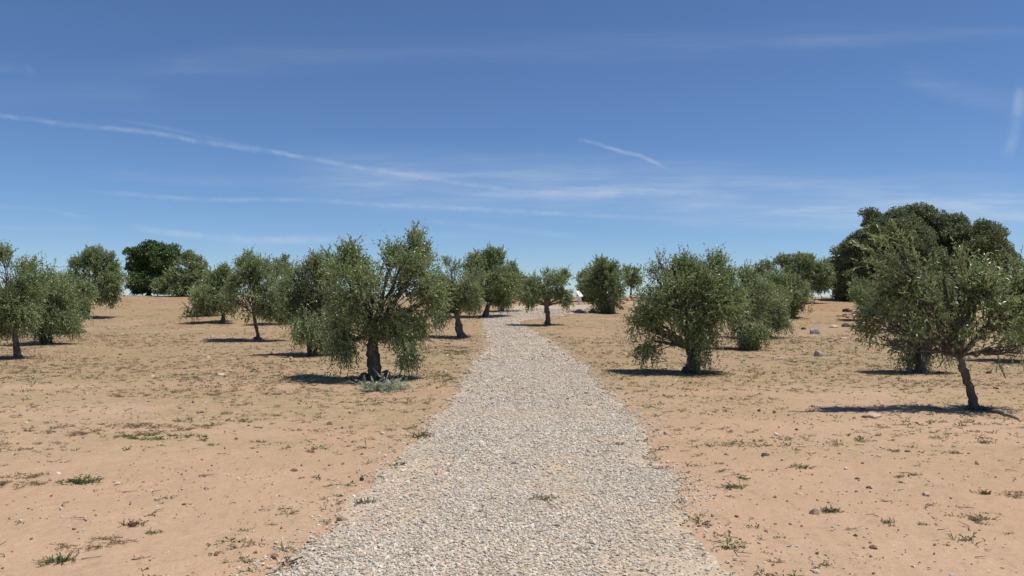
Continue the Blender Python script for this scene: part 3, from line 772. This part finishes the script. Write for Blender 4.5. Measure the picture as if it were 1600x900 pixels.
    # --- foliage
    if kind == 'olive':
        ll = max(.068, 2.1/px_m); wr = .19; kl = 11
        area = sum(l[3]*l[5]*math.pi for l in core)
        nl = area*5.2*dens/(ll*ll*wr*1.0)
        ns = int(nl/kl)
        p_, d, r, k = lobes_sample(lb, int(ns*2.6), rg, .50)
        # follow the twigs: pull half of the shoots to the nearest twig
        nz = .55*fbm(p_[:, 0]*3.2+seed, p_[:, 1]*3.2, p_[:, 2]*3.2, 2, seed)+.45*fbm(p_[:, 0]*1.15, p_[:, 1]*1.15+seed, p_[:, 2]*1.15, 1, seed+1)
        keep = nz > gap+.085
        p_, d, r, k = p_[keep][:ns], d[keep][:ns], r[keep][:ns], k[keep][:ns]; ns = len(p_)
        Lk = np.array(lb)[k]
        rel = (p_-ctr)/np.array([R0*.5, R0*.5, R0*.5])
        upness = np.clip((p_[:, 2]-ctr[2])/(R0*.4), -1, 1)
        dirs = unit(d*.75+rel*.55+np.stack([np.zeros(ns), np.zeros(ns), .15+.75*upness], -1)+rg.normal(0, .42, (ns, 3)))
        Ls = rg.uniform(.16, .36, ns)*(1+.5*(r > .85)*rg.random(ns))*(1 if R0 < 3.2 else 1.15)
        droop = np.clip(.12-upness*.28, .0, .38)
        q = [sprig_leaves(p_, dirs, Ls, kl, ll, wr, .85, droop[:, None], rg=rg)]
        hv = [np.repeat(np.clip(.45+.9*(fbm(p_[:, 0]*1.4, p_[:, 1]*1.4, p_[:, 2]*1.4, 2, seed+3)-.5), 0, .8), kl)]
        # upright shoots at the top and ragged ones round the outline
        nw_ = int((26+area*16)*whisk)
        p2, d2, r2, k2 = lobes_sample(lb, nw_*4, rg, .12)
        ok = d2[:, 2] > (-.15); p2, d2 = p2[ok][:nw_], d2[ok][:nw_]
        dd = unit(d2*.7+np.array([0, 0, .9])*np.clip(d2[:, 2:3]+.4, .1, 1)+rg.normal(0, .18, d2.shape)); n2 = len(p2)
        L2 = rg.uniform(.22, .5, n2)*shoots
        q.append(sprig_leaves(p2-dd*.12, dd, L2, 17, ll, wr, .45, 0.0, rg=rg)); hv.append(np.repeat(rg.uniform(.4, .8, n2), 17))
        # hanging fringe below
        n3 = int(nw_*.7); p3, d3, r3, k3 = lobes_sample(lb, n3*5, rg, .15); ok = d3[:, 2] < -.1; p3, d3 = p3[ok][:n3], d3[ok][:n3]
        d4 = unit(d3*[.8, .8, .4]+np.array([0, 0, -.45])+rg.normal(0, .35, d3.shape))
        q.append(sprig_leaves(p3, d4, rg.uniform(.12, .26, len(p3)), 14, ll, wr, .4, 0.0, rg=rg)); hv.append(np.repeat(rg.uniform(.2, .7, len(p3)), 14))
        q = np.concatenate(q); hv = np.concatenate(hv)
        tw = MB()
        if not far:
            for i in rg.choice(n2, min(n2, 140), replace=False):
                tube(tw, [p2[i]-dd[i]*.3, p2[i]+dd[i]*.1, p2[i]+dd[i]*(L2[i]-.12)], [.006, .004, .0015], 3, cap=False)
            for i in rg.choice(ns, min(ns, 420), replace=False):
                tube(tw, [p_[i]-dirs[i]*.15, p_[i], p_[i]+dirs[i]*Ls[i]*.6-[0, 0, droop[i]*Ls[i]*.36]], [.005, .004, .002], 3, cap=False)
        if stalk:
            for (pa, pb) in stalk:                       # long bare stems sticking out
                A_, B_ = loc(*pa, -.2), loc(*pb, -.3); c_ = curve(A_, A_+(B_-A_)*.3+[0.02, 0, .05], A_+(B_-A_)*.7, B_, 9)
                tube(tw, c_, np.linspace(.010, .003, 9), 5)
                ps_ = c_[3:]; dn = unit(np.repeat((B_-A_)[None], len(ps_), 0)+rg.normal(0, .18, (len(ps_), 3)))
                ps_ = np.repeat(ps_, 3, 0); dn = unit(np.repeat(dn, 3, 0)+rg.normal(0, .35, (len(ps_), 3)))
                qq = sprig_leaves(ps_, dn, rg.uniform(.15, .35, len(ps_)), 12, ll, wr, .4, 0.0, rg=rg); q = np.concatenate([q, qq]); hv = np.concatenate([hv, np.full(len(qq), .7)])
        hv = np.clip(hv+rg.normal(0, .20, len(hv)), 0, 1); hv = np.where(hv > .93, np.where(rg.random(len(hv)) < .7, .8, hv), hv)
        if skirt:                                        # leafy suckers at the foot
            n = skirt[2]; w, h = skirt[0]*s, skirt[1]*s
            p0 = np.stack([rg.normal(0, w*.28, n), rg.normal(0, w*.22, n), rg.uniform(0, h*.25, n)], -1)
            d0 = unit(np.stack([rg.normal(0, .5, n), rg.normal(0, .5, n), np.full(n, 1.)], -1))
            qq = sprig_leaves(p0, d0, rg.uniform(.4, 1, n)*h, 14, max(.045, 1.5/px_m), .17, .5, 0.0, rg=rg)
            q = np.concatenate([q, qq]); hv = np.concatenate([hv, rg.uniform(.1, .8, len(qq))])
        q[..., 2] = np.maximum(q[..., 2], .03)
        quads_mesh('crown', q, hv, [M['olive_leaf'], M['olive_bark']], root, tw)
        cnt = len(q)
    else:
        # broad-leaved evergreen oak: clumps on clumps, small rounder leaves
        lm = M['oak_leaf'] if kind == 'oak' else M['dark_oak_leaf']
        ll = max(.07, 1.55/px_m); wr = .36
        area = sum(l[3]*l[5]*math.pi for l in core)
        ncl = int(area*6.5*dens*(1 if kind == 'oak' else 2.2))
        cc, d, r, k = lobes_sample(lb, ncl, rg, .30)
        cr = rg.uniform(.32, .66, ncl)*(1 if kind == 'oak' else .72)
        nper = int(4.8/(ll*ll*wr*4)*.95*(1 if kind == 'oak' else .50))
        dd = unit(rg.normal(0, 1, (ncl, nper, 3))); dd[..., 2] = np.abs(dd[..., 2])*.9-.25*rg.random((ncl, nper)); dd = unit(dd)
        rr_ = rg.random((ncl, nper))**.3
        p_ = cc[:, None]+dd*(rr_*cr[:, None])[..., None]*np.array([1.0, 1.0, .92])
        p_ = p_.reshape(-1, 3); dv = dd.reshape(-1, 3)
        nz = fbm(p_[:, 0]*2.2, p_[:, 1]*2.2, p_[:, 2]*2.2, 2, seed); kp = nz > .30; p_, dv = p_[kp], dv[kp]; n = len(p_)
        q = sprig_leaves(p_, unit(dv+rg.normal(0, .4, dv.shape)), np.full(n, ll), 2, ll, wr, .8, 0.0, rg=rg)
        hv = np.repeat(np.clip(np.repeat(rg.uniform(.05, .75, ncl), nper)[kp]+rg.normal(0, .15, n), 0, 1), 2)
        hv = np.where(hv > .93, .7, hv)
        quads_mesh('crown', q, hv, lm, root); cnt = len(q)
    if burl:
        mb = MB()
        for i in range(7):
            a = rg.uniform(0, 6.28); rr2 = burl*rg.uniform(.0, .75); z = burl*rg.uniform(.05, .35)
            v, f = rock_mesh(burl*rg.uniform(.3, .5), burl*rg.uniform(.3, .45), burl*rg.uniform(.25, .42), seed*10+i, 2, .6)
            mb.add(v+[math.cos(a)*rr2*.85, math.sin(a)*rr2*.7, z*.6], f)
        mb.build('root_burl', M['olive_bark'], root, smooth=False)
    print(name, 'D=%.1f' % Y, 'height=%.2f' % (max(l[2]+l[5] for l in lb)), 'leaves', cnt)
    return root

T = 'olive_tree'
# left edge row, near to far
tree(T, 'olive with a slim bare trunk at the left edge, nearest of its row', (30, 560), [(24, 530), (20, 510)],
     [(-30, 455, 45, 45), (10, 470, 42, 42), (35, 440, 28, 32), (18, 412, 20, 18), (40, 490, 20, 22), (-5, 500, 30, 16), (-40, 420, 25, 20)], tr=.10, seed=11)
tree(T, 'low forked olive second in the left edge row, leaves almost to the ground', (70, 537), [(67, 520), (70, 505)],
     [(80, 475, 34, 36), (70, 440, 24, 26), (78, 415, 12, 12), (105, 492, 24, 26), (62, 500, 18, 20), (100, 455, 22, 24)], tr=.11, seed=12, twin=[(78, 537), (77, 520), (84, 505)], skirt=(20, 16, 60))
tree(T, 'bushy olive third in the left edge row, partly hidden by the forked one', (100, 521), [(101, 508), (102, 495)],
     [(108, 470, 24, 30), (122, 485, 14, 22), (98, 450, 20, 22), (112, 498, 20, 12)], tr=.12, seed=13)
tree(T, 'tall rounded olive farthest in the left edge row, crown clear against the sky', (138, 497), [(137, 485), (139, 472)],
     [(145, 437, 36, 30), (170, 455, 18, 16), (120, 460, 18, 14), (125, 412, 18, 18), (152, 405, 16, 13), (170, 440, 19, 26), (115, 445, 16, 26), (145, 458, 26, 16), (174, 405, 5, 9), (138, 398, 8, 8)], tr=.15, seed=14)
tree('oak_tree', 'dark green round oak on the crest left of the pale olives', (232, 463), [(232, 458), (233, 445)],
     [(222, 446, 20, 14), (240, 408, 36, 30), (222, 405, 20, 19), (262, 405, 19, 20), (215, 428, 17, 22), (245, 440, 30, 17), (212, 448, 11, 12), (258, 430, 20, 18), (240, 393, 25, 13), (255, 452, 22, 9), (212, 457, 6, 6)], kind='round_oak', depth=74, tr=.22, seed=15, group='oaks on the crest', cat='oak tree', gap=.3)
tree(T, 'pale olive on the crest overlapping the round dark oak', (290, 466), [(290, 460), (289, 452)],
     [(285, 440, 34, 22), (298, 415, 22, 16), (262, 448, 20, 14), (312, 430, 14, 18), (296, 405, 9, 8), (300, 452, 28, 10)], depth=70, tr=.17, seed=16, whisk=.7)
tree(T, 'small olive with a low dark foot, behind the one with a short straight trunk', (325, 494), [(324, 486), (326, 476)],
     [(330, 450, 20, 24), (318, 462, 16, 16), (338, 470, 14, 14), (325, 430, 11, 10)], tr=.13, seed=17, skirt=(26, 16, 90))
tree(T, 'rounded olive with a short straight trunk on the left slope', (348, 504), [(349, 492), (348, 482)],
     [(330, 460, 32, 24), (350, 450, 28, 26), (318, 475, 22, 16), (362, 472, 16, 18), (345, 430, 12, 12), (330, 438, 13, 13)], tr=.13, seed=18)
tree(T, 'olive behind the leaning trunk olive, only its top and right side showing', (443, 506), [(443, 495), (442, 482)],
     [(440, 440, 26, 26), (436, 415, 15, 13), (455, 455, 18, 22), (430, 468, 24, 18)], tr=.14, seed=19)
tree(T, 'olive with a thin reddish leaning trunk rising from a lump of roots', (405, 531), [(401, 512), (396, 490)],
     [(392, 450, 32, 30), (385, 420, 12, 16), (412, 430, 24, 24), (372, 468, 20, 20), (405, 478, 28, 16), (430, 462, 22, 28), (446, 482, 14, 14), (386, 408, 6, 8), (360, 462, 12, 14)], tr=.085, seed=20, burl=.30, gap=.42)
tree(T, 'low two stemmed olive just behind and left of the big front olive', (486, 555), [(484, 540), (482, 522)],
     [(480, 470, 34, 40), (500, 440, 28, 28), (455, 455, 20, 30), (488, 508, 30, 26), (515, 470, 24, 40), (462, 485, 18, 18), (492, 415, 14, 14), (505, 530, 14, 16), (470, 425, 9, 12)], tr=.10, seed=21, twin=[(493, 555), (494, 540), (500, 520)], gap=.40)
tree(T, 'big front olive left of the path, tallest crown with a gnarled black trunk', (586, 592), [(586, 570), (581, 545), (583, 525)],
     [(555, 450, 44, 46), (600, 460, 48, 46), (643, 435, 34, 40), (652, 402, 18, 17), (648, 378, 9, 12), (535, 420, 28, 24), (575, 418, 32, 16), (525, 475, 24, 40), (543, 528, 20, 28), (575, 488, 38, 26), (630, 500, 34, 36), (634, 533, 18, 24), (668, 465, 18, 34), (610, 405, 22, 16), (550, 400, 14, 11), (642, 552, 9, 10), (602, 506, 24, 14)], tr=.15, seed=22, shoots=1.1, stalk=[((640, 430), (648, 366)), ((640, 430), (655, 376)), ((560, 430), (553, 385)), ((530, 430), (518, 402))], burl=.34, gap=.425, skirt=(6, 16, 14), dr=1.4, dens=1.15)
tree(T, 'olive with a bent dark trunk close to the left edge of the path', (722, 527), [(716, 508), (714, 488)],
     [(712, 440, 26, 24), (695, 455, 22, 24), (690, 488, 16, 16), (735, 450, 22, 26), (728, 470, 28, 14), (704, 418, 17, 12), (685, 445, 14, 22), (742, 428, 13, 12), (690, 505, 9, 8)], tr=.17, seed=23, burl=.25, gap=.42)
tree(T, 'tall full crowned olive beside the path where it bends, left side', (758, 495), [(761, 483), (764, 470)],
     [(762, 430, 36, 30), (745, 450, 26, 22), (785, 440, 26, 28), (768, 405, 22, 14), (740, 418, 20, 16), (740, 470, 14, 12), (780, 462, 22, 14), (768, 398, 10, 8), (756, 405, 9, 9)], tr=.19, seed=24, dens=1.1)
tree(T, 'olive behind the tall full crowned one at the path bend, its right shoulder showing', (784, 486), [(786, 476), (790, 466)],
     [(800, 440, 22, 22), (812, 450, 12, 18), (790, 455, 22, 14), (798, 422, 10, 10)], tr=.15, seed=25)
tree(T, 'small olive with a stout dark trunk right of the path bend, pale limbs showing', (856, 508), [(856, 492), (854, 478)],
     [(865, 445, 24, 20), (845, 450, 20, 18), (825, 458, 16, 14), (878, 460, 14, 14), (862, 430, 15, 11), (880, 434, 10, 10), (887, 468, 8, 9), (830, 470, 8, 8), (850, 435, 9, 8)], tr=.16, seed=26, gap=.42)
tree(T, 'olive left behind the bushy one at the path top', (914, 471), [(913, 468), (914, 460)],
     [(918, 438, 14, 13), (909, 434, 8, 8), (926, 455, 10, 12), (911, 453, 10, 12), (918, 462, 12, 7)], tr=.14, seed=27)
tree(T, 'bushy dense olive right of the path top, leaves down into its own shade', (944, 489), [(944, 478), (944, 468)],
     [(940, 440, 30, 26), (950, 425, 20, 18), (945, 462, 28, 16), (937, 412, 9, 9), (962, 445, 14, 22), (948, 478, 12, 10), (927, 446, 11, 18)], tr=.2, seed=28, dens=1.3, gap=.34, skirt=(34, 20, 120))
tree(T, 'small distant olive between the bushy one and the near right olive', (986, 470), [(986, 462), (986, 452)],
     [(984, 430, 13, 14), (992, 438, 11, 12)], tr=.12, seed=29, depth=66)
tree(T, 'near right olive with a thick stump like trunk and low hanging skirts', (1080, 582), [(1082, 562), (1079, 545)],
     [(1050, 460, 44, 40), (1090, 450, 44, 36), (1120, 480, 34, 34), (1020, 490, 30, 34), (1022, 528, 28, 30), (1008, 505, 20, 30), (1088, 510, 38, 34), (1095, 545, 20, 18), (1070, 480, 40, 30), (1130, 440, 18, 20), (1110, 415, 14, 13), (1025, 425, 20, 16), (1000, 505, 14, 20), (1060, 420, 12, 12), (1145, 470, 14, 28), (1072, 425, 30, 14), (1030, 408, 7, 6)], tr=.15, seed=30, burl=.30, shoots=1.0, gap=.36, skirt=(16, 24, 26), dr=1.25, dens=1.25)
tree(T, 'low olive with a thin stem just right behind the near right olive', (1160, 546), [(1157, 530), (1155, 515)],
     [(1160, 480, 30, 32), (1175, 515, 24, 24), (1150, 505, 20, 24), (1180, 465, 22, 22), (1170, 437, 12, 14), (1172, 532, 14, 10)], tr=.08, seed=31, skirt=(22, 20, 50))
tree(T, 'olive with a rounded right side behind the thin stemmed low olive', (1196, 528), [(1197, 515), (1198, 500)],
     [(1195, 478, 30, 30), (1215, 490, 18, 26), (1185, 455, 20, 20), (1200, 510, 20, 12), (1168, 425, 7, 16), (1175, 440, 12, 12)], tr=.12, seed=32)
tree(T, 'dark spreading olive farthest up the right slope beside the big oak, against the sky', (1250, 480), [(1248, 470), (1246, 458)],
     [(1235, 430, 30, 22), (1268, 430, 28, 24), (1205, 420, 20, 16), (1250, 410, 26, 11), (1285, 440, 13, 18), (1225, 408, 16, 9)], tr=.2, seed=33, depth=60, whisk=.6, dens=1.3, gap=.36)
tree(T, 'olive in front of the dark spreading one on the right slope, trunk foot in shade', (1238, 497), [(1238, 488), (1239, 476)],
     [(1230, 450, 28, 24), (1245, 465, 24, 20), (1215, 435, 16, 16), (1262, 470, 10, 16), (1235, 480, 14, 10)], tr=.15, seed=34)
tree('oak_tree', 'huge brownish green evergreen oak on the crest at right, largest crown in view', (1440, 470), [(1438, 460), (1436, 430)],
     [(1322, 436, 22, 34), (1340, 452, 30, 20), (1352, 400, 34, 34), (1440, 375, 60, 40), (1385, 385, 48, 44), (1500, 388, 52, 38), (1478, 366, 36, 26), (1520, 392, 40, 32), (1448, 352, 40, 26), (1378, 350, 32, 26), (1345, 415, 42, 42), (1420, 420, 56, 46), (1490, 425, 56, 38), (1540, 405, 36, 34), (1322, 445, 24, 28), (1528, 366, 24, 14), (1558, 432, 22, 32), (1400, 450, 74, 26), (1480, 452, 54, 20), (1490, 350, 14, 11), (1435, 334, 22, 12), (1330, 400, 20, 20), (1410, 342, 24, 14), (1315, 462, 14, 12), (1545, 380, 20, 14), (1360, 380, 30, 26)], kind='oak', depth=64, tr=.5, seed=35, group='oaks on the crest', cat='oak tree')
tree(T, 'small soft olive in front of the left foot of the huge oak, on red earth', (1356, 500), [(1356, 492), (1357, 482)],
     [(1350, 462, 26, 20), (1372, 468, 26, 26), (1345, 448, 14, 12), (1385, 485, 18, 18), (1350, 484, 12, 8)], tr=.13, seed=36, whisk=.8)
tree(T, 'olive reaching past the right edge, behind the leaning front olive', (1625, 565), [(1622, 545), (1615, 520)],
     [(1590, 440, 30, 34), (1600, 480, 34, 34), (1575, 500, 24, 30), (1620, 430, 30, 30), (1630, 490, 34, 40), (1592, 412, 12, 14), (1572, 450, 16, 22)], tr=.12, seed=37)
tree(T, 'low olive behind the leaning front olive, its shadow showing beneath', (1438, 582), [(1441, 568), (1445, 550)],
     [(1408, 532, 30, 20), (1480, 542, 24, 18), (1386, 530, 14, 18), (1430, 500, 34, 36), (1462, 520, 34, 30), (1405, 520, 26, 26), (1436, 543, 28, 18), (1480, 490, 30, 34), (1412, 470, 26, 28), (1460, 460, 24, 24)], tr=.12, seed=38, burl=.15)
tree(T, 'nearest right olive with a thin dark trunk leaning left from a root burl', (1526, 640), [(1518, 612), (1506, 580), (1500, 556)],
     [(1440, 490, 46, 44), (1490, 480, 48, 44), (1540, 500, 40, 44), (1405, 440, 36, 40), (1388, 500, 26, 32), (1395, 535, 16, 20), (1405, 400, 24, 22), (1470, 430, 30, 24), (1580, 500, 30, 40), (1572, 545, 26, 26), (1600, 545, 18, 30), (1430, 540, 26, 22), (1520, 455, 30, 24), (1590, 460, 20, 30), (1480, 530, 30, 20), (1530, 430, 12, 14), (1362, 505, 10, 16), (1385, 398, 14, 12)], tr=.075, seed=39, burl=.20, shoots=1.0, gap=.44, dr=.9,
     stalk=[((1450, 460), (1392, 368)), ((1420, 430), (1352, 392)), ((1405, 420), (1368, 378)), ((1450, 455), (1345, 412)), ((1500, 460), (1480, 405))])

# ------------------------------------------------------------------ leaf litter and twigs
xs, yl = [], []
for o_ in [o_ for o_ in C.objects if o_.get('category') == 'olive tree' and o_.location.y < 34]:
    n = 620 if o_.location.y < 24 else 300
    r = np.abs(rng.normal(0, .85, n)); a = rng.uniform(0, 6.283, n); xs.append(o_.location.x+np.cos(a)*r); yl.append(o_.location.y+np.sin(a)*r)
y = 4+(rng.random(9000)**1.1)*24; x = rng.uniform(-1, 1, 9000)*(y*.68+1); k = rng.random(9000) < sm(.42, .62, fbm(x*.7, y*1.1, oct=3, seed=91))*(1-.8*(path_sd(x, y) > 0)); xs.append(x[k]); yl.append(y[k])
x = np.concatenate(xs); y = np.concatenate(yl); n = len(x)
p_ = np.stack([x, y, gz(x, y)+.006], -1); a = rng.uniform(0, 6.283, n); d = unit(np.stack([np.cos(a), np.sin(a), rng.normal(.05, .12, n)], -1))
q = sprig_leaves(p_, d, np.full(n, .01), 1, .022+.0016*y, .16, .1, 0.0)
g = quads_mesh('leaf_litter', q, rng.uniform(.35, 1, n), M['weed'])
tag(g, 'fallen olive leaves and dry bits lying on the earth', 'leaf litter', kind='stuff')
mb = MB()
for i in range(260):
    y = 5+rng.random()*13; x = rng.uniform(-1, 1)*y*.66; a = rng.uniform(0, 6.28); l = rng.uniform(.05, .16); z = float(gz(x, y))+.006
    tube(mb, [(x, y, z), (x+math.cos(a)*l*.5, y+math.sin(a)*l*.5, z+.008), (x+math.cos(a+.5)*l, y+math.sin(a+.5)*l, z+rng.uniform(0, .03))], [.004, .0035, .002], 4)
g = mb.build('twigs', M['dead_wood'], None); tag(g, 'tiny dry twigs strewn over the earth', 'twigs', kind='stuff')

# ------------------------------------------------------------------ cut branches under the big olive
X, Y, Z = at(604, 612); Z = float(gz(X, Y)); rg = np.random.default_rng(5)
o = thing('cut_branches', (X, Y, Z), 'heap of pale green cut olive branches on the ground beside the big front olive', 'branches')
n = 95; s = Y/F
p0 = np.stack([rg.normal(0, 17*s, n), rg.normal(.08, .13, n), rg.uniform(.0, .12, n)], -1)
d0 = unit(np.stack([rg.normal(0, 1, n), rg.normal(0, .6, n), rg.normal(.12, .25, n)], -1))
q = sprig_leaves(p0, d0, rg.uniform(.15, .4, n), 22, .055, .17, .45, 0.0, rg=rg); q[..., 2] = np.maximum(q[..., 2], .01)
quads_mesh('leaves', q, rg.random(len(q))*.9, M['cut_leaf'], o)
mb = MB()
for i in range(30): tube(mb, [p0[i]+[0, 0, .01], p0[i]+d0[i]*.2+[0, 0, .02], p0[i]+d0[i]*.4+[0, 0, .02]], [.006, .005, .002], 5)
mb.build('stems', M['dead_wood'], o)
# fallen dead root by the nearest right olive
A = [at(*q_) for q_ in [(1541, 641), (1558, 646), (1575, 650), (1592, 655)]]
mb = MB(); P_ = np.array([(a, b_, float(gz(a, b_))+.02) for a, b_, c in A]); X, Y, Z = P_[0]
P_ = P_-P_[0]; t = np.linspace(0, 1, 16); P2 = np.stack([np.interp(t, np.linspace(0, 1, 4), P_[:, i]) for i in range(3)], -1)+rg.normal(0, .012, (16, 3))
tube(mb, P2, np.linspace(.045, .02, 16), 8, .5, 3)
g = mb.build('dead_branch', M['dead_wood'], None, smooth=True); g.location = (X, Y, Z)
tag(g, 'weathered dead branch lying right of the leaning olive root burl', 'branch')
